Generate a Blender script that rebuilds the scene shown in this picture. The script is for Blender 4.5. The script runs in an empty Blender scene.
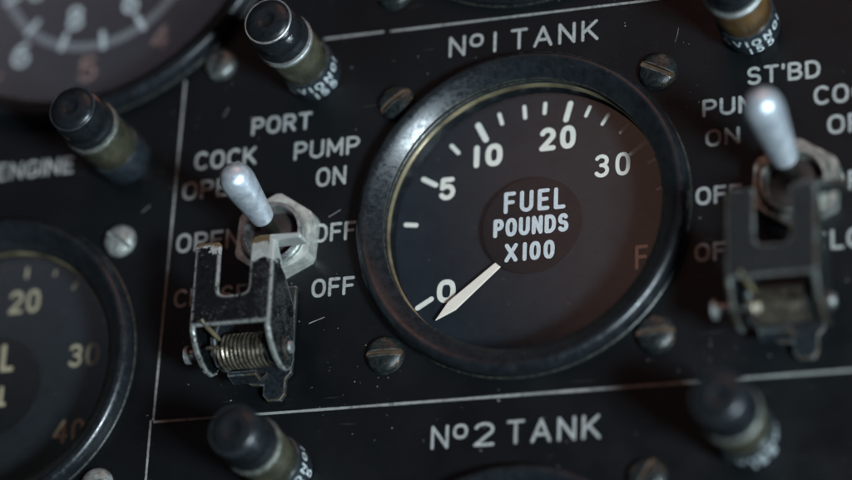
import bpy, bmesh, math, random
from mathutils import Vector, Matrix
random.seed(7)
PI = math.pi
MM = 0.001                      # all shapes below are written in millimetres
SC = bpy.context.scene
COL = SC.collection

# ------------------------------------------------------------------ camera
cam_d = bpy.data.cameras.new("camera"); cam = bpy.data.objects.new("camera", cam_d); COL.objects.link(cam)
R0 = Vector((0.94322144, 0.03846566, -0.32992987)); R1 = Vector((0.08907445, 0.92760107, 0.36279746)); R2 = Vector((0.31999854, -0.37158666, 0.87150691))
cam.matrix_world = Matrix.Translation(Vector((123.679, -166.709, 384.442)) * MM) @ Matrix((R0, R1, R2)).transposed().to_4x4()
cam_d.sensor_width = 36; cam_d.lens = 106.95
cam_d.clip_start = 0.01; cam_d.clip_end = 20
cam_d.dof.use_dof = True
cam_d.dof.focus_distance = 0.440
cam_d.dof.aperture_fstop = 5.4
cam_d.dof.aperture_blades = 9
SC.camera = cam

# ------------------------------------------------------------------ surrounding light
world = bpy.data.worlds.new("World"); SC.world = world; world.use_nodes = True
wn = world.node_tree.nodes; wl = world.node_tree.links
for n in list(wn): wn.remove(n)
wout = wn.new("ShaderNodeOutputWorld"); wbg = wn.new("ShaderNodeBackground"); wl.new(wbg.outputs[0], wout.inputs[0])
wtc = wn.new("ShaderNodeTexCoord")
WBASE = (0.0062, 0.0060, 0.0070)
def blob(prev, direction, half_deg, soft_deg, col):
    """a soft dim patch of the surrounding cockpit, seen mirrored in the gauge glasses"""
    d = Vector(direction).normalized()
    nrm = wn.new("ShaderNodeVectorMath"); nrm.operation = 'NORMALIZE'; wl.new(wtc.outputs['Generated'], nrm.inputs[0])
    dt = wn.new("ShaderNodeVectorMath"); dt.operation = 'DOT_PRODUCT'; wl.new(nrm.outputs[0], dt.inputs[0]); dt.inputs[1].default_value = d
    mr = wn.new("ShaderNodeMapRange"); mr.interpolation_type = 'SMOOTHERSTEP'; wl.new(dt.outputs['Value'], mr.inputs[0])
    mr.inputs[1].default_value = math.cos(math.radians(half_deg + soft_deg)); mr.inputs[2].default_value = math.cos(math.radians(half_deg))
    sc = wn.new("ShaderNodeVectorMath"); sc.operation = 'SCALE'; sc.inputs[0].default_value = col; wl.new(mr.outputs[0], sc.inputs['Scale'])
    ad = wn.new("ShaderNodeVectorMath"); ad.operation = 'ADD'; wl.new(prev, ad.inputs[0]); wl.new(sc.outputs[0], ad.inputs[1])
    return ad.outputs[0]
wb = wn.new("ShaderNodeCombineXYZ")
for i in range(3): wb.inputs[i].default_value = WBASE[i]
acc = wb.outputs[0]
acc = blob(acc, (-213, 237, 384), 4, 9, (0.23, 0.20, 0.245))
acc = blob(acc, (-148, 150, 384), 1, 8, (0.0, 0.05, 0.10))
acc = blob(acc, (-100, 168, 384), 0.5, 5.0, (0.70, 0.38, 0.28))
acc = blob(acc, (-223, 140, 384), 2, 8, (0.03, 0.05, 0.045))
wl.new(acc, wbg.inputs[0]); wbg.inputs[1].default_value = 1.0

def area(name, loc, target, size, power, color):
    l = bpy.data.lights.new(name, 'AREA'); l.shape = 'RECTANGLE'; l.size = size[0] * MM; l.size_y = size[1] * MM
    l.energy = power; l.color = color
    o = bpy.data.objects.new(name, l); COL.objects.link(o)
    o.location = Vector(loc) * MM
    o.rotation_euler = (Vector(target) - Vector(loc)).to_track_quat('-Z', 'Y').to_euler()
    return o
area("key_window", (600, -365, 620), (0, -10, 0), (170, 150), 14.0, (0.74, 0.90, 1.0))
area("warm_fill", (120, 560, 520), (0, 0, 0), (460, 380), 0.72, (1.0, 0.45, 0.31))  # unseen warm fill, added to lift dial markings and words lying in shadow

SC.view_settings.view_transform = 'Standard'; SC.view_settings.look = 'None'
SC.view_settings.exposure = 0.0; SC.view_settings.gamma = 1.0
SC.cycles.use_denoising = True
SC.cycles.max_bounces = 8; SC.cycles.transparent_max_bounces = 12

# ------------------------------------------------------------------ materials
class NT:
    def __init__(s, name):
        s.m = bpy.data.materials.new(name); s.m.use_nodes = True
        s.n = s.m.node_tree.nodes; s.l = s.m.node_tree.links
        s.b = s.n["Principled BSDF"]; s.out = s.n["Material Output"]
        tc = s.n.new("ShaderNodeTexCoord"); mp = s.n.new("ShaderNodeMapping"); mp.inputs['Scale'].default_value = (1000,) * 3
        s.l.new(tc.outputs['Object'], mp.inputs[0]); s.co = mp.outputs[0]
    def noise(s, scale, detail=4, rough=.55, lo=.35, hi=.65, a=0., b=1., dist=0., stretch=None):
        co = s.co
        if stretch:
            mp = s.n.new("ShaderNodeMapping"); mp.inputs['Scale'].default_value = stretch; s.l.new(co, mp.inputs[0]); co = mp.outputs[0]
        t = s.n.new("ShaderNodeTexNoise"); t.inputs['Scale'].default_value = scale; t.inputs['Detail'].default_value = detail
        t.inputs['Roughness'].default_value = rough; t.inputs['Distortion'].default_value = dist; s.l.new(co, t.inputs['Vector'])
        r = s.n.new("ShaderNodeMapRange"); s.l.new(t.outputs[0], r.inputs[0])
        for i, v in enumerate((lo, hi, a, b)): r.inputs[i + 1].default_value = v
        return r.outputs[0]
    def math(s, op, a, b=None, clamp=False):
        m = s.n.new("ShaderNodeMath"); m.operation = op; m.use_clamp = clamp
        for i, v in enumerate((a, b)):
            if v is None: continue
            if isinstance(v, (int, float)): m.inputs[i].default_value = v
            else: s.l.new(v, m.inputs[i])
        return m.outputs[0]
    def mix(s, f, a, b):
        m = s.n.new("ShaderNodeMix"); m.data_type = 'RGBA'
        if isinstance(f, (int, float)): m.inputs[0].default_value = f
        else: s.l.new(f, m.inputs[0])
        for i, v in ((6, a), (7, b)):
            if isinstance(v, tuple): m.inputs[i].default_value = (*v, 1)
            else: s.l.new(v, m.inputs[i])
        return m.outputs[2]
    def set(s, **k):
        for key, v in k.items():
            i = s.b.inputs[key.replace('_', ' ')]
            if isinstance(v, tuple): i.default_value = (*v, 1) if len(v) == 3 and i.type == 'RGBA' else v
            elif isinstance(v, (int, float)): i.default_value = v
            else: s.l.new(v, i)
        return s
    def bump(s, h, strength=.3, dist=.05):
        b = s.n.new("ShaderNodeBump"); b.inputs['Strength'].default_value = strength; b.inputs['Distance'].default_value = dist * MM
        s.l.new(h, b.inputs['Height']); s.l.new(b.outputs[0], s.b.inputs['Normal']); return s
    def edge(s, radius=.5, lo=.0, hi=.18):
        """1 on sharp edges (where paint rubs off), 0 on flats"""
        bv = s.n.new("ShaderNodeBevel"); bv.samples = 4; bv.inputs[0].default_value = radius * MM
        g = s.n.new("ShaderNodeNewGeometry")
        d = s.n.new("ShaderNodeVectorMath"); d.operation = 'DOT_PRODUCT'; s.l.new(bv.outputs[0], d.inputs[0]); s.l.new(g.outputs['Normal'], d.inputs[1])
        inv = s.math('SUBTRACT', 1.0, d.outputs['Value'])
        r = s.n.new("ShaderNodeMapRange"); s.l.new(inv, r.inputs[0]); r.inputs[1].default_value = lo; r.inputs[2].default_value = hi
        return r.outputs[0]

def flat(name, col, rough=.5, metal=0., var=.25, nscale=1.2, bumpd=.02, spec=.5, coat=0.):
    t = NT(name)
    d = tuple(c * (1 - var) for c in col)
    t.set(Base_Color=t.mix(t.noise(nscale), d, col), Roughness=t.noise(nscale * 2.3, a=rough * .8, b=min(1, rough * 1.25)), Metallic=metal, Coat_Weight=coat)
    t.b.inputs['Specular IOR Level'].default_value = spec
    t.bump(t.noise(nscale * 5, 6), .35, bumpd)
    return t.m

M = {}
# matt black panel paint with fine grain, rub marks, dust
t = NT("panel_paint")
base = t.mix(t.noise(.035, 5), (0.0024, 0.0034, 0.0041), (0.0050, 0.0066, 0.0078))
dustm = t.math('MULTIPLY', t.noise(2.6, 6, .7, .62, .78), t.noise(.09, 3, .5, .45, .7))
base = t.mix(t.math('MULTIPLY', dustm, .35), base, (0.10, 0.10, 0.09))
scr = t.math('MULTIPLY', t.noise(.5, 2, .5, .70, .74, stretch=(.25, 6, 1)), t.noise(.08, 2, .5, .5, .62))
base = t.mix(t.math('MULTIPLY', scr, .30), base, (0.09, 0.09, 0.085))
t.set(Base_Color=base, Roughness=t.noise(.12, 5, a=.32, b=.48)); t.b.inputs['Specular IOR Level'].default_value = .33
t.bump(t.noise(3.2, 5, .6, .3, .7), .28, .05); M['panel'] = t.m
# gauge enamel
def enamel(name, col=(0.006, 0.0075, 0.009), rough=.30, wear=(.075, .07, .05), edge_r=.45, wear_amt=.6, grime=.5):
    t = NT(name)
    n = t.noise(1.5, 6, .65, .42, .62)
    e = t.math('MULTIPLY', t.edge(edge_r, .01, .22), t.math('MULTIPLY', n, wear_amt, True), True)
    w = t.math('MAXIMUM', e, t.math('MULTIPLY', t.math('MULTIPLY', t.noise(2.0, 6, .75, .64, .70), t.noise(.12, 2, .5, .52, .64)), .5))
    g = t.mix(t.math('MULTIPLY', t.noise(.5, 6, .7), grime), col, tuple(c * 3.2 for c in col))
    t.b.inputs['Specular IOR Level'].default_value = .52
    t.set(Base_Color=t.mix(w, g, wear), Metallic=t.math('MULTIPLY', e, .6), Roughness=t.noise(1.1, 6, .6, a=rough * .8, b=rough * 1.4))
    t.bump(t.math('ADD', t.math('MULTIPLY', t.noise(1.6, 5, .6), t.noise(.14, 2, .5, .4, .65)), t.math('MULTIPLY', t.noise(.22, 3), .35)), .14, .07)
    return t.m
M['bezel'] = enamel('bezel_enamel', wear_amt=.9, wear=(.20, .18, .12))
M['black_gloss'] = enamel('cap_plastic', (0.0055, 0.0068, 0.0080), .30, (.10, .09, .06), .3, .35)
def worn_paint(name, paint, metal_col, edge_r=.5, patch=.60, rough=.42, amt=1.0, top_y=None):
    t = NT(name)
    n = t.noise(1.1, 8, .75, .40, .48)
    e = t.math('MULTIPLY', t.edge(edge_r, .008, .05), n, True)
    p = t.math('MULTIPLY', t.noise(.55, 8, .75, patch, patch + .03), t.noise(.16, 2, .5, .42, .55))
    fine = t.math('MULTIPLY', t.noise(3.2, 5, .8, .60, .64), t.noise(.35, 2, .5, .54, .60))
    w = t.math('MAXIMUM', t.math('MAXIMUM', e, p), t.math('MULTIPLY', fine, .7))
    if top_y is not None:     # bare metal rubbed by fingers at the free ends
        sp = t.n.new("ShaderNodeSeparateXYZ"); t.l.new(t.co, sp.inputs[0])
        lft = t.math('MULTIPLY', t.math('LESS_THAN', sp.outputs['X'], 0.0), -2.3)
        yy = t.math('ADD', t.math('ADD', sp.outputs['Y'], lft), t.noise(.6, 5, .7, .2, .8, -2.6, 2.6))
        r = t.n.new("ShaderNodeMapRange"); t.l.new(yy, r.inputs[0]); r.inputs[1].default_value = top_y; r.inputs[2].default_value = top_y + .35
        w = t.math('MAXIMUM', w, r.outputs[0])
    w = t.math('MULTIPLY', w, amt, True)
    brass = t.noise(.35, 4, .6, .45, .55)
    if top_y is not None:
        rb = t.n.new("ShaderNodeMapRange"); t.l.new(t.math('ADD', sp.outputs['Y'], t.noise(.5, 4, .6, .3, .7, -.7, .7)), rb.inputs[0]); rb.inputs[1].default_value = -7.2; rb.inputs[2].default_value = -6.9
        brass = t.math('MULTIPLY', t.math('MAXIMUM', rb.outputs[0], t.math('MULTIPLY', brass, .3)), t.math('LESS_THAN', sp.outputs['X'], 5.2))
        rx = t.n.new("ShaderNodeMapRange"); t.l.new(sp.outputs['X'], rx.inputs[0]); rx.inputs[1].default_value = 2.6; rx.inputs[2].default_value = 4.6
        sw_ = t.math('MULTIPLY', t.math('MULTIPLY', rx.outputs[0], t.noise(3.6, 6, .8, .56, .61)), t.noise(.3, 3, .6, .44, .54))
        w = t.math('MAXIMUM', w, t.math('MULTIPLY', sw_, .5))
    met = t.mix(brass, metal_col, (0.21, 0.14, 0.075))
    pc = t.mix(t.noise(1.4, 6), tuple(c * .6 for c in paint), tuple(c * 1.7 for c in paint))
    t.set(Base_Color=t.mix(w, pc, met), Metallic=t.math('MULTIPLY', w, .55), Roughness=t.math('ADD', t.math('MULTIPLY', w, -.08), t.noise(1.7, 6, a=rough * .7, b=rough * 1.4)))
    t.bump(t.math('SUBTRACT', t.noise(2.5, 7, .7), t.math('MULTIPLY', w, .8)), .32, .08)
    return t.m
M['guard'] = worn_paint('guard_worn_paint', (0.0035, 0.0045, 0.0050), (0.66, 0.68, 0.64), .7, .645, .24, 1.0, -10.2)
M['bracket'] = worn_paint('bracket_worn_paint', (0.010, 0.013, 0.016), (0.30, 0.33, 0.33), .4, .68, .33, .8)
M['black_gloss'].node_tree.nodes['Principled BSDF'].inputs['Specular IOR Level'].default_value = .38
M['screw'] = worn_paint('screw_worn_black', (0.012, 0.015, 0.015), (0.34, 0.38, 0.36), .35, .60, .24, .85)
M['screw_silver'] = flat('screw_bare_steel', (0.48, 0.49, 0.46), .42, .55, .5, 1.0, .06)
M['screw_dim'] = flat('screw_dulled_steel', (0.22, 0.23, 0.22), .32, .6, .7, .8, .08)
M['slot_grime'] = flat('slot_grime', (0.10, 0.055, 0.03), .85, 0, .5, 2)
M['nut'] = flat('nut_nickel', (0.86, 0.87, 0.78), .36, .62, .38, .7, .05)
M['bush'] = flat('bushing_nickel', (0.55, 0.57, 0.56), .30, .8, .5, .9, .05)
M['boot'] = flat('bushing_inside', (0.030, 0.018, 0.016), .7, 0)
t = NT('lever_worn_aluminium')
nk = t.math('MULTIPLY', t.noise(1.6, 6, .75, .60, .66), t.noise(.30, 2, .5, .42, .58))
t.set(Base_Color=t.mix(t.math('MULTIPLY', nk, .8), t.mix(t.noise(.5, 5), (0.52, 0.58, 0.64), (0.82, 0.87, 0.92)), (0.10, 0.11, 0.12)), Metallic=.68, Roughness=t.noise(1.3, 6, .7, a=.30, b=.58))
t.bump(t.math('SUBTRACT', t.noise(.5, 5, .6), t.math('MULTIPLY', nk, .7)), .35, .14); M['lever'] = t.m
M['shaft'] = flat('lever_shaft_dark', (0.05, 0.045, 0.04), .4, .6)
M['spring'] = flat('spring_bronze', (0.34, 0.29, 0.22), .30, .85, .75, .7, .05)
M['pin'] = flat('pin_steel', (0.60, 0.62, 0.60), .38, .8, .4, 1.4, .05)
M['brass'] = flat('brass_ring', (0.26, 0.21, 0.12), .42, .3, .8, .12, .04)
M['dial'] = flat('dial_matt_black', (0.0085, 0.0118, 0.0155), .75, 0, .25, .25, .02, .25)
M['disc'] = flat('label_disc', (0.0035, 0.0040, 0.0055), .6, 0, .25, .5, .01, .2)
M['case'] = flat('case_black', (0.004, 0.004, 0.004), .8)
def paint(name, col, lo=.55, wearcol=(0.10, 0.10, 0.095), gs=2.2):
    t = NT(name)
    n = t.math('MULTIPLY', t.noise(gs, 6, .75, .36, .50), t.noise(.16, 3, .5, .30, .52, .55, 1.0))
    t.set(Base_Color=t.mix(n, tuple(c * lo for c in col), col), Roughness=.6)
    t.bump(t.noise(5, 4), .3, .03)
    return t.m
M['ink'] = paint('engraving_white', (0.37, 0.375, 0.36), .42)
M['ink_line'] = paint('engraved_line_white', (0.29, 0.29, 0.27), .35, gs=1.0)
M['lume'] = paint('dial_cream_paint', (0.80, 0.75, 0.66), .85)
M['lume_disc'] = paint('disc_white_paint', (0.62, 0.64, 0.65), .72)
M['pointer'] = paint('pointer_cream', (0.86, 0.73, 0.62), .9)
M['brownish'] = paint('dial_dull_red_brown', (0.25, 0.15, 0.125), .7)  # dull red-brown, for the large gauge's ticks and most outer numerals
M['gold'] = paint('dial_aged_cream', (0.44, 0.37, 0.24), .7)
M['grey'] = paint('dial_grey_ring', (0.17, 0.18, 0.19), .8)
M['silver_ink'] = paint('dial_pale_grey', (0.60, 0.66, 0.66), .8)
M['dust'] = flat('dust_fleck', (0.30, 0.30, 0.27), .9)
# olive resin lens of the lamps
t = NT("lamp_lens_resin")
t.set(Base_Color=t.mix(t.noise(.22, 4), (0.026, 0.028, 0.019), (0.070, 0.066, 0.040)), Roughness=t.noise(1.2, 5, a=.16, b=.42), Coat_Weight=.3)
t.set(Subsurface_Weight=.25); t.b.inputs['Subsurface Scale'].default_value = 2 * MM
t.bump(t.noise(1.3, 6), .3, .05); M['lens'] = t.m
M['tarnish'] = flat('collar_tarnished', (0.30, 0.31, 0.27), .35, .6, .6, 1.2, .05)
t = NT('lamp_lens_amber')
t.set(Base_Color=t.mix(t.noise(.22, 4), (0.040, 0.022, 0.009), (0.13, 0.072, 0.024)), Roughness=.3, Coat_Weight=.3)
M['lens_amber'] = t.m
M['nut_dull'] = flat('nut_dull', (0.52, 0.53, 0.48), .45, .8, .6, .8, .12)
M['guard_black'] = worn_paint('guard_black_paint', (0.006, 0.0085, 0.009), (0.40, 0.42, 0.40), .5, .72, .45, .6)
M['ring'] = enamel('lamp_base_ring', (0.010, 0.013, 0.016), .26, (.14, .15, .14), .4, .6)
M['ringtext'] = paint('lamp_ring_text', (0.62, 0.68, 0.68), .5)
# glass: clear with a plain fresnel reflection and a little smear
t = NT("gauge_glass")
tr = t.n.new("ShaderNodeBsdfTransparent"); tr.inputs[0].default_value = (.96, .97, .97, 1)
gl = t.n.new("ShaderNodeBsdfGlossy"); t.l.new(t.noise(.25, 6, .6, .3, .7, .02, .10), gl.inputs['Roughness'])
fr = t.n.new("ShaderNodeFresnel"); fr.inputs[0].default_value = 1.5
mx = t.n.new("ShaderNodeMixShader"); t.l.new(fr.outputs[0], mx.inputs[0]); t.l.new(tr.outputs[0], mx.inputs[1]); t.l.new(gl.outputs[0], mx.inputs[2])
t.l.new(mx.outputs[0], t.out.inputs[0]); M['glass'] = t.m

# ------------------------------------------------------------------ helpers
def link_bm(name, bm, mat, parent=None, smooth=True, loc=None, bevel=0, label=None, ang=35):
    bmesh.ops.scale(bm, vec=(MM,) * 3, verts=bm.verts)
    me = bpy.data.meshes.new(name); bm.to_mesh(me); bm.free()
    mats = mat if isinstance(mat, list) else [mat]
    for m in mats: me.materials.append(M[m])
    if smooth:
        for p in me.polygons: p.use_smooth = True
        try: me.set_sharp_from_angle(angle=math.radians(ang))
        except Exception: pass
    o = bpy.data.objects.new(name, me); COL.objects.link(o)
    if parent is not None: o.parent = parent
    if loc is not None: o.location = Vector(loc) * MM
    if bevel:
        b = o.modifiers.new("bevel", 'BEVEL'); b.width = bevel * MM; b.segments = 2; b.limit_method = 'ANGLE'; b.angle_limit = math.radians(40)
    if label: o['label'] = label
    return o
def thing(name, label, cat, loc=(0, 0, 0), group=None, rz=0):
    o = bpy.data.objects.new(name, None); COL.objects.link(o); o.location = Vector(loc) * MM; o.rotation_euler = (0, 0, rz)
    o.empty_display_size = .005
    tag(o, label, cat, group); return o
def tag(o, label, cat, group=None, kind=None):
    o['label'] = label
    if cat: o['category'] = cat
    if group: o['group'] = group
    if kind: o['kind'] = kind
def copy_tree(o, parent=None):
    c = o.copy(); COL.objects.link(c)
    if parent is not None: c.parent = parent
    for ch in list(o.children): copy_tree(ch, c)
    return c
def lathe(profile, seg=96, bm=None, jitter=0):
    """profile: list of (r, z); revolve round the z axis"""
    bm = bm or bmesh.new(); rings = []
    for r, z in profile:
        if r < 1e-6: rings.append([bm.verts.new((0, 0, z))])
        else: rings.append([bm.verts.new((r * math.cos(2 * PI * i / seg), r * math.sin(2 * PI * i / seg), z)) for i in range(seg)])
    for a, b in zip(rings, rings[1:]):
        for i in range(seg):
            j = (i + 1) % seg
            if len(a) == 1 and len(b) == 1: continue
            if len(a) == 1: bm.faces.new((a[0], b[i], b[j]))
            elif len(b) == 1: bm.faces.new((a[i], b[0], a[j]))
            else: bm.faces.new((a[i], b[i], b[j], a[j]))
    bmesh.ops.recalc_face_normals(bm, faces=bm.faces)
    return bm
def prism(pts, z0, z1, bm=None, plane='xy'):
    """closed polygon extruded; plane 'xy' along z, 'yz' along x"""
    bm = bm or bmesh.new()
    f = (lambda p, h: (p[0], p[1], h)) if plane == 'xy' else (lambda p, h: (h, p[0], p[1]))
    a = [bm.verts.new(f(p, z0)) for p in pts]; b = [bm.verts.new(f(p, z1)) for p in pts]
    n = len(pts); fs = [bm.faces.new(a[::-1]), bm.faces.new(b)]
    for i in range(n): fs.append(bm.faces.new((a[i], a[(i + 1) % n], b[(i + 1) % n], b[i])))
    bmesh.ops.recalc_face_normals(bm, faces=fs)
    return bm
def tube(path, r, seg=8, bm=None, closed=False):
    bm = bm or bmesh.new(); path = [Vector(p) for p in path]; rings = []
    prev = None
    for i, p in enumerate(path):
        a = path[max(i - 1, 0)]; b = path[min(i + 1, len(path) - 1)]
        d = (b - a).normalized()
        u = (Vector((0, 0, 1)) if abs(d.z) < .9 else Vector((1, 0, 0))) if prev is None else prev
        u = (u - d * u.dot(d)).normalized(); prev = u; v = d.cross(u)
        rr = r[i] if isinstance(r, (list, tuple)) else r
        rings.append([bm.verts.new(p + (u * math.cos(2 * PI * k / seg) + v * math.sin(2 * PI * k / seg)) * rr) for k in range(seg)])
    for a, b in zip(rings, rings[1:]):
        for k in range(seg): bm.faces.new((a[k], a[(k + 1) % seg], b[(k + 1) % seg], b[k]))
    bm.faces.new(rings[0][::-1]); bm.faces.new(rings[-1])
    bmesh.ops.recalc_face_normals(bm, faces=bm.faces)
    return bm

# ------------------------------------------------------------------ stroke lettering
def arc(cx, cy, rx, ry, a0, a1, n=14, e=2.0):
    out = []
    for i in range(n + 1):
        a = math.radians(a0 + (a1 - a0) * i / n); c, s = math.cos(a), math.sin(a)
        out.append((cx + rx * math.copysign(abs(c) ** (2 / e), c), cy + ry * math.copysign(abs(s) ** (2 / e), s)))
    return out
def oval(w, e=2.4): return arc(w / 2, .5, w / 2, .5, 90, 450, 28, e)
G = {
 'A': (.66, [[(0, 0), (.33, 1)], [(.33, 1), (.66, 0)], [(.11, .32), (.55, .32)]]),
 'B': (.55, [[(0, 0), (0, 1)], [(0, 1), (.28, 1)] + arc(.28, .76, .24, .24, 90, -90, 10) + [(0, .52)], [(0, .52), (.30, .52)] + arc(.30, .26, .26, .26, 90, -90, 10) + [(0, 0)]]),
 'C': (.58, [arc(.32, .5, .32, .5, 48, 312, 22, 2.3)]),
 'D': (.58, [[(0, 0), (0, 1)], [(0, 1), (.22, 1)] + arc(.22, .5, .37, .5, 90, -90, 16, 2.3) + [(0, 0)]]),
 'E': (.48, [[(0, 0), (0, 1)], [(0, 1), (.48, 1)], [(0, .52), (.42, .52)], [(0, 0), (.48, 0)]]),
 'F': (.48, [[(0, 0), (0, 1)], [(0, 1), (.48, 1)], [(0, .52), (.42, .52)]]),
 'G': (.60, [arc(.32, .5, .32, .5, 48, 330, 22, 2.3) + [(.60, .42)], [(.60, .42), (.36, .42)], [(.60, .42), (.60, .12)]]),
 'I': (.0, [[(0, 0), (0, 1)]]),
 'K': (.56, [[(0, 0), (0, 1)], [(.54, 1), (0, .38)], [(.18, .58), (.58, 0)]]),
 'L': (.46, [[(0, 0), (0, 1)], [(0, 0), (.46, 0)]]),
 'M': (.68, [[(0, 0), (0, 1)], [(0, 1), (.34, .25)], [(.34, .25), (.68, 1)], [(.68, 1), (.68, 0)]]),
 'N': (.58, [[(0, 0), (0, 1)], [(0, 1), (.58, 0)], [(.58, 0), (.58, 1)]]),
 'O': (.62, [oval(.62)]),
 'P': (.52, [[(0, 0), (0, 1)], [(0, 1), (.28, 1)] + arc(.28, .73, .26, .27, 90, -90, 10) + [(0, .46)]]),
 'R': (.54, [[(0, 0), (0, 1)], [(0, 1), (.28, 1)] + arc(.28, .74, .25, .26, 90, -90, 10) + [(0, .48)], [(.26, .48), (.54, 0)]]),
 'S': (.54, [arc(.27, .745, .25, .255, 30, 270, 16, 2.1)[:-1] + arc(.27, .255, .27, .255, 90, -150, 16, 2.1)]),
 'T': (.58, [[(0, 1), (.58, 1)], [(.29, 1), (.29, 0)]]),
 'U': (.58, [[(0, 1), (0, .3)] + arc(.29, .29, .29, .29, 180, 360, 14) + [(.58, 1)]]),
 'V': (.60, [[(0, 1), (.3, 0)], [(.3, 0), (.6, 1)]]),
 'X': (.56, [[(0, 0), (.56, 1)], [(0, 1), (.56, 0)]]),
 "'": (.0, [[(0, 1), (0, .80)]]),
 '.': (.0, [[(0, 0), (0, .02)]]),
 'o': (.38, [[(x * .38 / .62, .42 + y * .58) for x, y in oval(.62)]]),
 '0': (.50, [oval(.50, 2.5)]),
 '1': (.0, [[(0, 0), (0, 1)]]),
 '2': (.54, [arc(.27, .72, .26, .28, 160, -28, 12, 2.1) + [(.02, .02)], [(.0, 0), (.54, 0)]]),
 '3': (.50, [arc(.24, .76, .24, .24, 150, -75, 12) + [(.22, .53)], [(.22, .53)] + arc(.24, .265, .26, .265, 80, -150, 14)]),
 '4': (.58, [[(.44, 0), (.44, 1)], [(.42, 1), (0, .28)], [(0, .28), (.58, .28)]]),
 '5': (.50, [[(.46, 1), (.06, 1)], [(.06, 1), (.03, .55)], [(.03, .55)] + arc(.24, .32, .27, .32, 115, -150, 16)]),
 '6': (.50, [arc(.25, .30, .25, .30, 0, 360, 20), [(.02, .36)] + arc(.52, .40, .50, .60, 172, 98, 8)]),
 '8': (.50, [arc(.25, .76, .22, .24, 0, 360, 18), arc(.25, .26, .25, .26, 0, 360, 20)]),
 '9': (.50, [arc(.25, .70, .25, .30, 0, 360, 20), [(.48, .64)] + arc(-.02, .60, .50, .60, -8, -82, 8)]),
}
_z = [0.0]
def ribbon(bm, pts, w, fmap, wob=0.):
    """one round-ended brush stroke; every stroke sits 8 microns above the one before so no two faces coincide"""
    pts = [Vector(p) for p in pts]; q = [pts[0]]
    for p in pts[1:]:
        if (p - q[-1]).length > 1e-4: q.append(p)
    pts = q; closed = (pts[0] - pts[-1]).length < 1e-3 and len(pts) > 6
    if len(pts) < 2: return
    h = w / 2; _z[0] = (_z[0] + .008) % .08; z = .02 + _z[0]
    # subdivide long segments (needed on curved supports)
    L, Rr = [], []
    n = len(pts)
    for i, p in enumerate(pts):
        if closed: a, b = pts[(i - 1) % (n - 1)], pts[(i + 1) % (n - 1)]
        else: a, b = pts[max(i - 1, 0)], pts[min(i + 1, n - 1)]
        d = (b - a).normalized(); nn = Vector((-d.y, d.x))
        hh = h * (1 + wob * (random.random() - .5))
        L.append(p + nn * hh); Rr.append(p - nn * hh)
    def cap(c, d, s):
        out = []
        for k in range(1, 6):
            a = PI * k / 6; nn = Vector((-d.y, d.x)) * s
            out.append(c + nn * h * math.cos(a) + d * h * math.sin(a))
        return out
    if closed:
        lv = [bm.verts.new(fmap(p.x, p.y, z)) for p in L[:-1]]; rv = [bm.verts.new(fmap(p.x, p.y, z)) for p in Rr[:-1]]
        m = len(lv)
        for i in range(m): bm.faces.new((rv[i], rv[(i + 1) % m], lv[(i + 1) % m], lv[i]))
    else:
        lv = [bm.verts.new(fmap(p.x, p.y, z)) for p in L]; rv = [bm.verts.new(fmap(p.x, p.y, z)) for p in Rr]
        for i in range(n - 1): bm.faces.new((rv[i], rv[i + 1], lv[i + 1], lv[i]))
        d1 = (pts[-1] - pts[-2]).normalized(); d0 = (pts[0] - pts[1]).normalized()
        e = [bm.verts.new(fmap(p.x, p.y, z)) for p in cap(pts[-1], d1, 1)]
        bm.faces.new([rv[-1]] + e[::-1] + [lv[-1]])
        s = [bm.verts.new(fmap(p.x, p.y, z)) for p in cap(pts[0], d0, 1)]
        bm.faces.new([lv[0]] + s[::-1] + [rv[0]])
def split(pl, ang=50):
    out = [[pl[0]]]
    for i in range(1, len(pl)):
        out[-1].append(pl[i])
    return out
def text_width(s, h, gap, wx=1.):
    w = 0
    for c in s: w += (.34 if c == ' ' else G[c][0] * wx + gap) * h
    return w - gap * h
def text_bm(s, x, y, h, sw, width=None, gap=.30, wx=1., bm=None, fmap=None, z=0., sub=False):
    """write s with its baseline start at (x, y), cap height h, stroke width sw; width fits the whole word"""
    bm = bm or bmesh.new()
    if width:
        wx = wx * 1.0; wn0 = text_width(s, h, gap, wx); k = width / wn0
    else: k = 1.
    fm = fmap or (lambda a, b, c: (a, b, c + z))
    cx = x
    for c in s:
        if c == ' ': cx += .34 * h * k; continue
        gw, strokes = G[c]
        for st in strokes:
            pts = [(cx + px * h * wx * k, y + py * h) for px, py in st]
            if sub:
                q = [pts[0]]
                for p in pts[1:]:
                    m = max(1, int(math.hypot(p[0] - q[-1][0], p[1] - q[-1][1]) / .3)); a = q[-1]
                    for i in range(1, m + 1): q.append((a[0] + (p[0] - a[0]) * i / m, a[1] + (p[1] - a[1]) * i / m))
                pts = q
            ribbon(bm, pts, sw, fm, .06)
        cx += (gw * wx + gap) * h * k
    return bm
def lettering(s, x, y, h, sw, width, parent, mat='ink', label=None, z=0., gap=.30, name='lettering', wx=1.):
    bm = text_bm(s, 0, 0, h - sw, sw, width - sw if width else None, gap, wx)
    return link_bm(name, bm, mat, parent, smooth=False, loc=(x + sw / 2, y + sw / 2, z), label=label)

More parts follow.
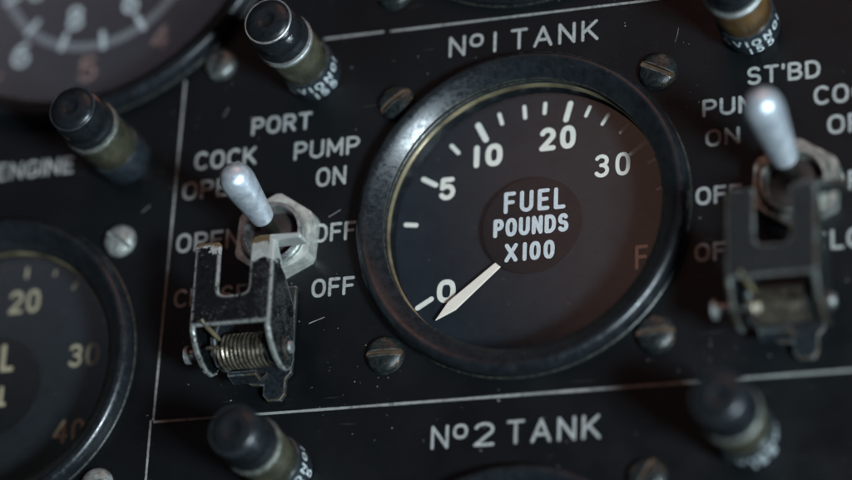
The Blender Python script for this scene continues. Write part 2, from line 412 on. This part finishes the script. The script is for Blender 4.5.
# ------------------------------------------------------------------ the panel
GAUGES = [  # kind, centre, bezel outer radius, dial opening radius
    ('fuel', (0.0, 0.4), 30.5, 25.4), ('oil', (-100.3, -20.0), 28.5, 23.2), ('alt', (-91.0, 71.0), 43.6, 38.2),
    ('low', (0.6, -72.2), 27.0, 22.4), ('high', (-1.0, 71.2), 30.5, 25.4)]
def panel_mesh():
    cu = bpy.data.curves.new("pc", 'CURVE'); cu.dimensions = '2D'; cu.fill_mode = 'BOTH'; cu.extrude = 1.2 * MM
    def poly(pts):
        sp = cu.splines.new('POLY'); sp.points.add(len(pts) - 1)
        for i, p in enumerate(pts): sp.points[i].co = (p[0] * MM, p[1] * MM, 0, 1)
        sp.use_cyclic_u = True
    poly([(-190, -150), (150, -150), (150, 150), (-190, 150)])
    for _, (cx, cy), ro, ri in GAUGES:
        poly([(cx + (ro - 1.5) * math.cos(2 * PI * i / 96), cy + (ro - 1.5) * math.sin(2 * PI * i / 96)) for i in range(96)])
    o = bpy.data.objects.new("pc", cu); COL.objects.link(o); bpy.context.view_layer.update()
    me = bpy.data.meshes.new_from_object(o.evaluated_get(bpy.context.evaluated_depsgraph_get()))
    bpy.data.objects.remove(o)
    return me
me = panel_mesh(); me.materials.clear(); me.materials.append(M['panel']); me.name = 'instrument_panel'
panel = bpy.data.objects.new('instrument_panel', me); COL.objects.link(panel); panel.location = (0, 0, -1.2 * MM)
tag(panel, 'matt black instrument panel plate engraved with white lines and words, all gauges set into it', 'instrument panel')
PZ = 1.2     # the children sit on the plate's front face
for s, x, y, h, w in [
    ('PORT', -52.2, 21.0, 3.5, 11.9), ('COCK', -63.1, 15.2, 3.6, 12.2), ('PUMP', -43.5, 15.1, 3.6, 12.6), ('ON', -38.9, 9.4, 3.7, 5.8),
    ('OFF', -38.7, -1.4, 3.6, 8.0), ('OFF', -38.5, -11.8, 3.5, 8.1), ('OPEN', -65.1, 9.5, 3.6, 12.6), ('OPEN', -65.5, -0.8, 3.7, 12.6), ('CLOSED', -65.1, -11.4, 3.5, 17.6),
    ("ST'BD", 39.6, 20.1, 3.4, 12.6), ('PUMP', 31.8, 15.0, 3.3, 12.4), ('ON', 32.3, 9.4, 3.2, 6.0), ('OFF', 30.6, -1.2, 3.3, 8.0), ('OFF', 30.4, -11.4, 3.3, 8.0),
    ('COCK', 51.0, 15.0, 3.5, 12.2), ('OPEN', 53.2, 9.4, 3.5, 12.4), ('OPEN', 53.0, -1.0, 3.5, 12.4), ('CLOSED', 50.2, -11.3, 3.5, 17.4),
    ('ENGINE', -104.2, 17.4, 3.5, 16.2)]:
    lettering(s, x, y, h, .58, w, panel, label='white engraved word ' + s, z=PZ)
def no_tank(d, x, y, h, w):
    bm = bmesh.new(); sw = .55; hh = h - sw
    text_bm('N', 0, 0, hh, sw, 2.6, bm=bm)
    text_bm('o', 3.9, 0, hh, sw, 2.1, bm=bm)
    text_bm(d, 7.6 if d == '2' else 8.4, 0, hh, sw, 3.1 if d == '2' else None, bm=bm)
    text_bm('TANK', w - 16.2, 0, hh, sw, 15.6, gap=.36, bm=bm)
    link_bm('lettering', bm, 'ink', panel, smooth=False, loc=(x + sw / 2, y + sw / 2, PZ), label='white engraved words No %s TANK' % d)
no_tank('1', -14.6, 32.1, 4.1, 27.8)
no_tank('2', -15.1, -41.1, 4.2, 29.6)
def line(pts, w=.42, label=None):
    bm = bmesh.new()
    q = [pts[0]]
    for a, b in zip(pts, pts[1:]):
        for i in range(1, 41): q.append((a[0] + (b[0] - a[0]) * i / 40, a[1] + (b[1] - a[1]) * i / 40))
    ribbon(bm, q, w, lambda a, b, c: (a, b, c), .25)
    return link_bm('engraved_line', bm, 'ink_line', panel, smooth=False, loc=(0, 0, PZ), label=label)
line([(-66.3, 33.6), (-67.2, -32.2)], label='thin white line left of the port switch')
line([(-38.8, 38.9), (-27.4, 38.9)]); line([(-25.9, 38.8), (70, 38.5)])
line([(-67.0, -32.6), (70, -32.4)], .46); line([(-67.7, -32.4), (-67.9, -90)])

# ------------------------------------------------------------------ gauges
DZ = -7.3
def at_dial(obj_fn): pass
def make_gauge(c, ro, ri, name, label, cat, group=None):
    g = thing(name, label, cat, (c[0], c[1], 0), group)
    k = ro - ri
    prof = [(ro + .25, .02), (ro + .25, .36), (ro + .17, .45), (ro + .03, .5), (ro + .05, 1.6), (ro - .15, 2.5), (ro - .6, 3.2), (ro - 1.2, 3.5), (ro - 1.7, 3.42), (ro - 2.3, 3.1), (ro - 3.2, 2.5), (ro - 4.1, 1.8), (ro - 4.8, 1.2),
            (ri + .15, -.5), (ri - .1, -.7), (ri - .15, -1.5), (ri + .35, -1.6), (ri + .5, -8.2)]
    link_bm('bezel', lathe(prof, 160), 'bezel', g, ang=50)
    link_bm('retaining_ring', lathe([(ri + .3, -1.0), (ri - .30, -1.02), (ri - .42, -1.25), (ri - .40, -2.2), (ri + .3, -2.25)], 128), 'brass', g)
    link_bm('dial', lathe([(ri + .45, DZ - .2), (ri + .45, DZ), (0, DZ)], 96), 'dial', g, smooth=False)
    link_bm('case', lathe([(ro - 1.7, -.2), (ro - 1.7, -11), (0, -11)], 64), 'case', g, smooth=False)
    link_bm('glass', lathe([(ri - .1, -1.9), (0, -1.9)], 96), 'glass', g, smooth=False)
    return g
def ticks_bm(lst):
    bm = bmesh.new()
    for a, r1, r0, w in lst:
        c, s = math.cos(math.radians(a)), math.sin(math.radians(a))
        r1 -= w * .3; r0 += w * .3
        bm2 = [(c * r0, s * r0), (c * r1, s * r1)]
        ribbon(bm, bm2, w, lambda x, y, z: (x, y, z), 0)
    return bm
TK = [(150.1, 24.6, 21.3, .95), (131.4, 24.4, 21.9, .8), (117.1, 24.6, 20.6, 1.15), (107.0, 24.6, 22.2, .75), (95.8, 24.6, 22.0, .75), (86.6, 24.7, 22.4, .75),
      (75.6, 25.0, 21.2, 1.05), (66.9, 25.0, 22.8, .65), (58.0, 25.0, 22.5, .65), (48.3, 25.1, 22.9, .6), (36.8, 25.0, 21.4, .75), (28.0, 24.6, 23.0, .55), (14.6, 24.2, 22.6, .5),
      (171.5, 24.6, 22.1, .85), (210.6, 24.9, 21.4, .95)]
g = make_gauge(GAUGES[0][1], 29.9, 25.4, 'fuel_gauge', 'large round black fuel gauge reading near 0, FUEL POUNDS X100 on its central disc', 'gauge')
g0 = g
oy = -.4
link_bm('scale_ticks', ticks_bm(TK), 'lume', g, smooth=False, loc=(0, oy, DZ))
def numeral(s, x0, y0, x1, y1, sw, parent, mat='lume', z=DZ, gap=.34, ox=0, oy=0):
    bm = text_bm(s, 0, 0, y1 - y0 - sw, sw, (x1 - x0 - sw) if len(s) > 1 or s not in '1I' else None, gap)
    return link_bm('numeral', bm, mat, parent, smooth=False, loc=(x0 + sw / 2 + ox, y0 + sw / 2 + oy, z))
numeral('5', -18.0, 7.6, -15.0, 12.0, .92, g, oy=oy); numeral('10', -11.7, 13.3, -6.3, 17.7, 1.05, g, oy=oy, gap=.5); numeral('20', .5, 15.2, 7.2, 19.7, .98, g, oy=oy, gap=.46)
numeral('30', 10.7, 9.0, 17.2, 13.4, .70, g, oy=oy, gap=.46); numeral('0', -17.7, -12.0, -14.2, -7.6, .98, g, oy=oy); numeral('F', 18.2, -8.9, 20.5, -4.4, .62, g, oy=oy)
# pointer
pa = math.atan2(-15.2 + 6.2, -17.3 + 6.6)
tip = Vector((-17.5, -15.5)); d = Vector((math.cos(pa), math.sin(pa))); nn = Vector((-d.y, d.x))
P = [tip, tip - d * 3.9 + nn * 1.08, tip - d * 16 + nn * .60, tip - d * 16 - nn * .60, tip - d * 3.9 - nn * 1.08]
link_bm('pointer', prism([(p.x, p.y) for p in P], -6.6, -6.2), 'pointer', g, smooth=False, loc=(0, -.4, 0), bevel=.12)
link_bm('spindle', lathe([(1.2, -7.2), (1.2, -6.2), (0, -6.2)], 24), 'case', g)
dc = link_bm('label_disc', lathe([(9.0, -6.1), (9.1, -5.95), (9.0, -5.82), (0, -5.80)], 96), 'disc', g, loc=(0, .2, 0))
for s, x, y, h, w in (('FUEL', -5.3, 3.2, 4.1, 11.3), ('POUNDS', -7.1, -1.2, 3.5, 13.7), ('X', -4.9, -6.0, 3.5, 2.4), ('100', -1.6, -6.0, 3.5, 5.8)):
    lettering(s, x, y - .6, h, .74, w, dc, 'lume_disc', label='white word ' + s + ' on the central disc', z=-5.80, gap=.50)
# oil pressure gauge, left edge
g = make_gauge(GAUGES[1][1], 28.5, 23.2, 'oil_gauge', 'round black oil gauge with aged cream numerals 20, 30 and 40 at the left edge', 'gauge')
cx, cy = GAUGES[1][1]
for s, a, b, c_, d_, sw, mt in (('20', -102.7, -6.8, -96.2, -2.2, .75, 'gold'), ('30', -89.1, -18.3, -82.9, -13.9, .65, 'gold'), ('40', -90.8, -32.9, -84.5, -28.4, .65, 'gold'), ('10', -117, -14, -111.5, -9.6, .75, 'gold')):
    numeral(s, a, b, c_, d_, sw, g, mt, ox=-cx, oy=-cy)
link_bm('scale_ticks', ticks_bm([(a, 22.3, 20.2 if i % 2 == 0 else 21.2, .6 if i % 2 == 0 else .4) for i, a in enumerate([200, 186, 172, 158, 144, 130, 118, 106, 88, 72, 58, 44, 30, 16, 2, -12, -26, -40, -54])]), 'gold', g, smooth=False, loc=(0, 0, DZ))
dd = link_bm('label_disc', lathe([(9.4, -6.1), (9.5, -5.95), (9.4, -5.82), (0, -5.8)], 80), 'disc', g, loc=(-103 - cx, -21.5 - cy, 0))
lettering('OIL', -5.2, 2.8, 5.4, .95, 8.6, dd, 'gold', 'cream word OIL', -5.8, .45); lettering('P.S.I.', -4.0, -4.0, 4.0, .8, 6.6, dd, 'gold', 'small cream letters P.S.I.', -5.8, .3)
# altimeter-like big gauge, top left
g = make_gauge(GAUGES[2][1], 43.6, 38.2, 'large_gauge', 'largest gauge, cut by the top left corner, with a pale ring inside its numerals', 'gauge')
cx, cy = GAUGES[2][1]
gx, gy = -91.0 - cx, 68.0 - cy
link_bm('inner_ring', lathe([(21.4, DZ + .05), (19.6, DZ + .05)], 128), 'grey', g, smooth=False, loc=(gx, gy, 0))
for i in range(10):
    a = math.radians(90 - 36 * i); R_ = 25.4; x = R_ * math.cos(a) + gx; y = R_ * math.sin(a) + gy
    s = str(i)
    if s in G: numeral(s, x - 1.9, y - 2.6, x + 1.9, y + 2.6, .85, g, 'brownish' if i != 6 else 'silver_ink')
link_bm('scale_ticks', ticks_bm([(90 - 36 * i - (2 if i == 6 else 0), 37, 30.5, .8) for i in range(10)] + [(90 - 7.2 * i, 37, 34.8, .45) for i in range(50) if i % 5]), 'brownish', g, smooth=False, loc=(gx, gy, DZ))
for s, a in (('6', -56), ('8', -105), ('0', -154), ('2', 157), ('4', 108), ('5', 59)):
    x = 14.4 * math.cos(math.radians(a)) + gx; y = 14.4 * math.sin(math.radians(a)) + gy
    numeral(s, x - 1.7, y - 2.5, x + 1.7, y + 2.5, .85, g, 'silver_ink')
link_bm('ring_ticks', ticks_bm([(a, 21.6, 17.8, 1.0) for a in (-131, -107, -82, -58, -33, -156)]), 'silver_ink', g, smooth=False, loc=(gx, gy, DZ + .1))
link_bm('hub_disc', lathe([(9, -6.1), (9, -5.9), (0, -5.88)], 64), 'disc', g, loc=(gx, gy, 0))
g = make_gauge(GAUGES[3][1], 27.0, 22.4, 'round_gauge', 'round black gauge showing only the top of its rim below the No 2 TANK lettering', 'gauge')
link_bm('scale_ticks', ticks_bm([(a, 21.6, 19.6, .7) for a in range(30, 151, 12)]), 'lume', g, smooth=False, loc=(0, 0, DZ))
g = make_gauge(GAUGES[4][1], 30.5, 25.4, 'round_gauge', 'round black gauge showing only the bottom of its rim above the No 1 TANK lettering', 'gauge')

# ------------------------------------------------------------------ screws
def screw_mesh():
    prof = [(3.45, 0), (3.45, .25), (3.3, .55)] + [(3.3 * math.cos(a), .55 + 1.25 * math.sin(a)) for a in [PI / 2 * i / 8 for i in range(1, 8)]] + [(0, 1.8)]
    bm = lathe([(0, 0)] + prof, 48)
    bmesh.ops.scale(bm, vec=(MM,) * 3, verts=bm.verts)
    me = bpy.data.meshes.new('s'); bm.to_mesh(me); bm.free()
    a = bpy.data.objects.new('s', me); COL.objects.link(a)
    bb = prism([(-4, -.42), (4, -.42), (4, .42), (-4, .42)], .75, 3)
    bmesh.ops.scale(bb, vec=(MM,) * 3, verts=bb.verts)
    mb = bpy.data.meshes.new('b'); bb.to_mesh(mb); bb.free(); mb.materials.append(M['slot_grime'])
    b = bpy.data.objects.new('b', mb); COL.objects.link(b)
    md = a.modifiers.new('x', 'BOOLEAN'); md.operation = 'DIFFERENCE'; md.object = b; md.solver = 'EXACT'
    me.materials.append(M['screw']); me.materials.append(M['slot_grime'])
    bpy.context.view_layer.update()
    out = bpy.data.meshes.new_from_object(a.evaluated_get(bpy.context.evaluated_depsgraph_get()))
    bpy.data.objects.remove(a); bpy.data.objects.remove(b)
    for p in out.polygons:
        c = p.center / MM
        p.material_index = 1 if (abs(c.y) < .43 and c.z < 1.7 and c.z > .6 and (abs(p.normal.y) > .9 or p.normal.z > .99)) else 0
        p.use_smooth = True
    out.set_sharp_from_angle(angle=math.radians(30)); out.name = 'slotted_screw'
    return out
sm = screw_mesh(); sm2 = sm.copy(); sm2.materials.clear(); sm2.materials.append(M['screw_silver']); sm2.materials.append(M['slot_grime'])
SCREWS = [((-24, 24.2), 35, 0, 'dark slotted screw at the upper left of the fuel gauge rim'),
    ((24, 24.6), -27, 0, 'dark slotted screw at the upper right of the fuel gauge rim'),
    ((-24, -23.6), 0, 0, 'dark slotted screw at the lower left of the fuel gauge rim'),
    ((23.9, -23.6), 3, 0, 'dim slotted screw shaded by the lower right of the fuel gauge rim'),
    ((-76.8, 2.6), -35, 1, 'pale bare-metal screw left of the long white line, above the oil gauge'),
    ((-59.2, 36.0), 70, 1, 'shiny screw between the large corner gauge and the lamp above PORT'),
    ((22.5, -48.4), 60, 0, 'worn screw at the bottom edge, right of the No 2 TANK lettering'),
    ((-25.5, 46.6), 20, 0, 'screw cut by the top edge left of the No 1 TANK lettering'),
    ((-77, -43.6), 10, 1, 'pale screw cut by the bottom edge beside the oil gauge')]
for (x, y), r, k, lab in SCREWS:
    o = bpy.data.objects.new('slotted_screw', sm2 if k else sm); COL.objects.link(o)
    o.location = (x * MM, y * MM, .02 * MM); o.rotation_euler = (math.radians(random.uniform(-2, 2)), math.radians(random.uniform(-2, 2)), math.radians(r))
    if k: o.scale = (.9, .9, 1.1)
    if k and y > 30: o.material_slots[0].link = 'OBJECT'; o.material_slots[0].material = M['screw_dim']
    tag(o, lab, 'screw', 'slotted screws fixing the gauges to the panel')

# ------------------------------------------------------------------ press-to-test lamps
def make_lamp():
    t = thing('indicator_lamp', '', 'indicator lamp', (0, 0, 0), 'black capped indicator lamps standing out of the panel')
    link_bm('base_ring', lathe([(0, .02), (5.1, .02), (5.2, .5), (5.15, 5.2), (4.95, 5.6), (4.7, 5.7), (4.7, 5.9)], 72), 'ring', t)
    link_bm('lens', lathe([(4.7, 5.6), (4.85, 6.0), (4.9, 9), (4.9, 13.6), (4.75, 14.0), (4.0, 14.1)], 72), 'lens', t)
    link_bm('cap', lathe([(4.5, 14.0), (5.0, 14.1), (5.05, 14.4), (4.85, 14.8), (4.72, 15.0), (4.95, 15.3), (5.0, 15.9), (4.9, 16.4), (4.5, 16.8), (4.42, 17.2), (4.6, 17.6),
        (4.62, 20.4), (4.50, 21.0), (4.38, 21.2), (4.36, 21.7), (4.22, 22.15), (3.95, 22.5), (3.55, 22.78), (3.0, 22.98), (2.2, 23.15), (1.5, 23.2), (1.25, 23.05), (.6, 22.95), (0, 22.95)], 80), 'black_gloss', t, ang=40)
    link_bm('collar_ring', lathe([(4.8, 13.7), (5.12, 13.75), (5.22, 14.1), (5.12, 14.45), (4.95, 14.55), (5.1, 14.75), (5.16, 15.0), (5.08, 15.25), (4.8, 15.3)], 72), 'pin', t)
    link_bm('lip_ring', lathe([(4.15, 21.95), (4.40, 22.0), (4.42, 22.25), (4.28, 22.42), (4.1, 22.4)], 72), 'pin', t)
    bm = bmesh.new()
    rr = 5.2
    def fm(u, v, z): a = u / rr; r = rr + z * 1.3; return (r * math.cos(a), r * math.sin(a), v)
    # starts at about 250 degrees and runs counter-clockwise round the ring
    u0 = math.radians(232) * rr
    text_bm('AVION01', u0, 3.05, 1.75, .36, 12.2, .5, bm=bm, fmap=fm, sub=True)
    text_bm('155', math.radians(285) * rr, .60, 1.7, .36, 4.2, .6, bm=bm, fmap=fm, sub=True)
    link_bm('lettering', bm, 'ringtext', t, smooth=False, label='pale letters running round the base ring')
    return t
lamp = make_lamp()
LAMPS = [((-40.4, 31.9), 0, 0, 'black capped lamp above the word PORT, with pale letters round its base ring'),
    ((-77.4, 19.0), 190, 0, 'black capped lamp just right of the word ENGINE, no letters showing on its base'),
    ((-41.5, -43.2), 22, 0, 'black capped lamp on the white line at the lower left, below the port switch'),
    ((39.3, -42.7), 0, 0, 'blurred lamp at the lower right covering the white line'),
    ((40.4, 31.0), -12, 0, "lamp cut by the top edge above the word ST'BD, with an amber brown lens")]
for i, ((x, y), rz, _, lab) in enumerate(LAMPS):
    o = lamp if i == 0 else copy_tree(lamp)
    o.location = (x * MM, y * MM, 0); o.rotation_euler = (math.radians((0, .8, -.9, .6, -.5)[i]), math.radians((0, -.7, .5, .8, .4)[i]), math.radians(rz)); o['label'] = lab
    if i:
        for ch in o.children:
            nm = ch.name.split('.')[0]
            swap = {'lip_ring': 'ring', 'collar_ring': 'tarnish' if i != 4 else 'pin', 'lens': 'lens_amber' if i == 4 else 'lens'}.get(nm)
            if swap: ch.material_slots[0].link = 'OBJECT'; ch.material_slots[0].material = M[swap]

# ------------------------------------------------------------------ guarded toggle switches
def make_switch():
    """origin on the panel face under the lever's pivot"""
    t = thing('toggle_switch', '', 'toggle switch', (0, 0, 0), 'guarded toggle switches either side of the fuel gauge')
    # hexagon nut round the bushing
    hx = [(8.4 * math.cos(math.radians(a)), 8.4 * math.sin(math.radians(a))) for a in (26, 86, 146, 206, 266, 326)]
    bm = bmesh.new(); n = 48
    def ring(r, z): return [bm.verts.new((r * math.cos(2 * PI * i / n), r * math.sin(2 * PI * i / n), z)) for i in range(n)]
    def hexr(i, k=1.):
        a = math.degrees(2 * PI * i / n) + 34; a = (a % 60) - 30
        return 8.1 * math.cos(PI / 6) / math.cos(math.radians(a)) * k
    def hring(z, k=1., cap=99):
        return [bm.verts.new((min(hexr(i, k), cap) * math.cos(2 * PI * i / n), min(hexr(i, k), cap) * math.sin(2 * PI * i / n), z)) for i in range(n)]
    rs = [hring(.02), hring(3.3), hring(3.7, 1, 7.9), ring(6.4, 3.75), ring(5.9, 3.4), ring(5.9, .1)]
    for a, b in zip(rs, rs[1:]):
        for i in range(n): bm.faces.new((a[i], a[(i + 1) % n], b[(i + 1) % n], b[i]))
    bmesh.ops.recalc_face_normals(bm, faces=bm.faces)
    link_bm('hex_nut', bm, 'nut', t, ang=25)
    link_bm('bushing', lathe([(5.9, .1), (5.85, 4.6), (5.6, 5.0), (5.1, 5.05), (4.85, 4.7), (4.6, 2.2), (3.6, 1.4)], 64), 'bush', t)
    link_bm('boot', lathe([(4.6, 2.3), (3.2, 2.9), (1.9, 3.6), (1.55, 4.2), (0, 4.3)], 48), 'boot', t)
    # bat lever, leaning up the panel
    lv = bmesh.new()
    prof = [(0, 8.9), (1.6, 8.95), (2.02, 9.2), (2.15, 9.7), (2.35, 12), (2.62, 15), (2.88, 18), (3.02, 19.8), (3.05, 20.8), (2.92, 21.8), (2.6, 22.7), (2.1, 23.35), (1.4, 23.8), (.7, 24.0), (0, 24.05)]
    lathe(prof, 56, lv)
    bmesh.ops.translate(lv, verts=lv.verts, vec=(0, 0, -3))
    lever = link_bm('lever', lv, 'lever', t, loc=(0, 0, 3)); lever.rotation_euler = (math.radians(-11), 0, 0)
    link_bm('shaft', lathe([(1.25, 3 - 3), (1.25, 9.2 - 3), (0, 9.3 - 3)], 24), 'shaft', lever)
    # hinged guard: slotted front plate with two tapering side cheeks
    gx = -1.3; W = 7.35
    g = bpy.data.objects.new('guard', None)
    zt, th = 17.0, .95
    N0, N1 = -3.9, 1.75    # notch edges
    pl = [(gx - W + .4, -6.0), (gx - W, -6.8), (gx - W, -21.3), (gx + W, -21.3), (gx + W, -6.8), (gx + W - .5, -5.9), (N1 + .5, -5.7), (N1, -6.4), (N1, -14.7)]
    pl += [(N1 - .3, -15.6), (N1 - 1.3, -16.0), (N0 + 1.3, -16.0), (N0 + .3, -15.6), (N0, -14.7), (N0, -6.6), (N0 - .5, -6.0)]
    bm = prism(pl, zt - th, zt)
    cheek = [(-6.4, zt - .0), (-6.4, zt - 1.6), (-10.5, 11.8), (-15.2, 6.6), (-20.2, 5.7), (-24.5, 5.3), (-26.4, 6.1), (-27.4, 8.0), (-27.4, 10.2), (-26.6, 12.3), (-25.4, 14.2), (-23.7, 15.9), (-22.1, zt - .15), (-21.2, zt)]
    guard = link_bm('guard', bm, 'guard', t, smooth=False, bevel=.32)
    for sx in (-1, 1):
        x0 = gx + sx * W; x1 = x0 + sx * (-.95)
        link_bm('cheek', prism([(y, z - .01) for y, z in cheek], min(x0, x1) + sx * .03, max(x0, x1) + sx * .03, plane='yz'), 'guard', guard, smooth=False, bevel=.3)
    link_bm('lug', prism([(N1 + .9, -6.75), (gx + W + 4.6, -6.65), (gx + W + 4.9, -6.2), (gx + W + 4.6, -5.7), (N1 + 1.1, -5.6)], zt - 3.6, zt + .02), 'guard', guard, smooth=False, bevel=.25)
    # fixed bracket inside the guard
    cb = [(-17, .5), (-17, 7.5), (-19, 11.4), (-22, 12.8), (-24.6, 12.0), (-26.2, 9.5), (-26.2, 6.5), (-25.0, 3.0), (-24.5, .5)]
    br = link_bm('bracket', prism([(gx - 5.4, -9.2), (gx - 5.4, -25.6), (gx - 2.0, -27.2), (gx + .2, -27.4), (gx + .2, -29.2), (gx + 1.1, -30.3), (gx + 3.6, -30.3), (gx + 4.4, -29.2), (gx + 4.4, -26.4), (gx + 5.4, -25.4), (gx + 5.4, -9.2)], .6, 1.7), 'bracket', t, smooth=False, bevel=.25)
    for sx in (-1, 1):
        x0 = gx + sx * 5.35; x1 = x0 - sx * 1.0
        link_bm('bracket_ear', prism(cb, min(x0, x1), max(x0, x1), plane='yz'), 'bracket', br, smooth=False, bevel=.28)
    link_bm('bracket_apron', prism([(-24.9, 1.5), (-25.9, 1.5), (-27.6, 3.8), (-27.0, 6.6), (-26.1, 6.6), (-26.7, 3.9)], gx - 4.5, gx + 1.0, plane='yz'), 'bracket', br, smooth=False, bevel=.2)
    # pivot pin with its slotted ends
    py, pz = -23.5, 9.2
    bm = tube([(gx - 10.8, py, pz), (gx + 8.0, py, pz)], .95, 20); link_bm('pivot_pin', bm, 'pin', t)
    bm = bmesh.new()
    tube([(gx - 11.3, py, pz), (gx - 11.2, py, pz), (gx - 10.5, py, pz), (gx - 10.3, py, pz)], [1.3, 1.65, 1.65, 1.2], 24, bm); link_bm('pin_head', bm, 'pin', t)
    bm = tube([(gx + W + .1, py, pz), (gx + W + .55, py, pz), (gx + W + .75, py, pz)], [1.9, 1.9, 1.2], 24); link_bm('washer', bm, 'bracket', t)
    bm = tube([(gx + W + .8, py, pz), (gx + W + 1.2, py, pz), (gx + W + 1.35, py, pz)], [1.15, 1.05, .6], 20); link_bm('rivet', bm, 'pin', t)
    # coil spring
    path = []; turns = 10.5; nseg = 28
    xa, xb = gx - 4.1, gx + 4.2
    path += [(xa - .2, py - 1.5, pz + 6.6), (xa - .1, py - .5, pz + 4.2)]
    for i in range(int(turns * nseg) + 1):
        a = 2 * PI * i / nseg + PI / 2; f = i / (turns * nseg)
        path.append((xa + (xb - xa) * (f + .004 * math.sin(f * 9)), py + (2.85 + .03 * math.sin(a * .37)) * math.cos(a), pz + 2.85 * math.sin(a)))
    link_bm('spring', tube(path, .30, 8), 'spring', t)
    bm = tube([(xa - 1.0, -20.2, 17.25), (xa - .6, -21.0, 16.6), (xa + .4, -22.2, 13.6), (xa + .5, -22.4, 12.6)], [.42, .42, .42, .3], 12)
    link_bm('spring_leg', bm, 'brass', t)
    return t
sw = make_switch(); sw.location = (-44.8 * MM, -.6 * MM, 0)
sw['label'] = "toggle switch left of the fuel gauge under PORT, chipped black guard with coil spring"
s2 = copy_tree(sw); s2.location = (48.2 * MM, -.2 * MM, 0)
s2['label'] = "blurred toggle switch under ST'BD, its silver lever covering part of PUMP"
for ch in s2.children:
    nm = ch.name.split('.')[0]
    if nm in ('hex_nut', 'bushing', 'guard'):
        for q in [ch] + list(ch.children):
            q.material_slots[0].link = 'OBJECT'; q.material_slots[0].material = M['guard_black' if nm == 'guard' else 'nut_dull']
    if ch.name.startswith('lever'): ch.rotation_euler = (math.radians(-15), math.radians(-3), 0); ch.scale = (1.08, 1.08, 1.12)

# ------------------------------------------------------------------ dust, lint and scratches
bm = bmesh.new()
def clear(x, y):
    return all(math.hypot(x - c[0], y - c[1]) > ro + .6 for _, c, ro, ri in GAUGES)
nf = 0
while nf < 240:
    x = random.uniform(-110, 62); y = random.uniform(-56, 58)
    if random.random() < .55:
        cxx, cyy = random.choice([(-34, -22), (-28, -30), (-50, -30), (20, 28), (0, -34), (-60, 30), (30, -30), (-25, 30)])
        x = random.gauss(cxx, 8); y = random.gauss(cyy, 6)
    if not clear(x, y): continue
    s = abs(random.gauss(0, .05)) + .03; a = random.uniform(0, PI); z = .03 + s * .4
    L = s * random.choice([1, 1, 1.1, 1.5])
    v = [bm.verts.new((x + px * math.cos(a) * L - py * math.sin(a) * s, y + px * math.sin(a) * L + py * math.cos(a) * s, z + random.uniform(-.01, .02))) for px, py in ((-1, -.5), (0, -1), (1, -.3), (.7, .8), (-.5, 1))]
    vb = bm.verts.new((x, y, .005)); bm.faces.new(v)
    for i in range(5): bm.faces.new((v[i], v[(i + 1) % 5], vb))
    nf += 1
for _ in range(90):      # specks lying on the gauge glasses
    c, R_ = random.choice([((0, .4), 24), ((0, .4), 24), ((-100, -20), 21), ((-91, 70), 36)])
    a = random.uniform(0, 2 * PI); q = R_ * math.sqrt(random.random()); x = c[0] + q * math.cos(a); y = c[1] + q * math.sin(a); s = random.choice([.03, .04, .05, .09])
    vb = bm.verts.new((x, y, -1.89)); v = [bm.verts.new((x + s * math.cos(k * 1.4), y + s * math.sin(k * 1.4) * .8, -1.85)) for k in range(4)]
    bm.faces.new(v)
    for i in range(4): bm.faces.new((v[i], v[(i + 1) % 4], vb))
o = link_bm('dust', bm, 'dust', None, smooth=False); tag(o, 'tiny pale dust flecks scattered over the black panel', 'dust', kind='stuff')
def scratch(x0, y0, x1, y1, w, bend=.2):
    pts = [(x0 + (x1 - x0) * i / 12 + bend * math.sin(i / 12 * PI) * (y1 - y0) * .2, y0 + (y1 - y0) * i / 12 + random.uniform(-.03, .03)) for i in range(13)]
    bm = bmesh.new(); ribbon(bm, pts, w, lambda a, b, c: (a, b, c * .3), .8)
    link_bm('scratch_mark', bm, 'dust', panel, smooth=False, loc=(0, 0, PZ))
for a in [(-38.6, -16.5, -35.8, -15.6, .13), 
          (-36, 3.4, -33.8, 4.6, .12), (27, 30, 27.6, 32.6, .05), (-58, 25.5, -57.2, 27.1, .10), (-73, 8, -71.5, 9.2, .1)]: scratch(*a)
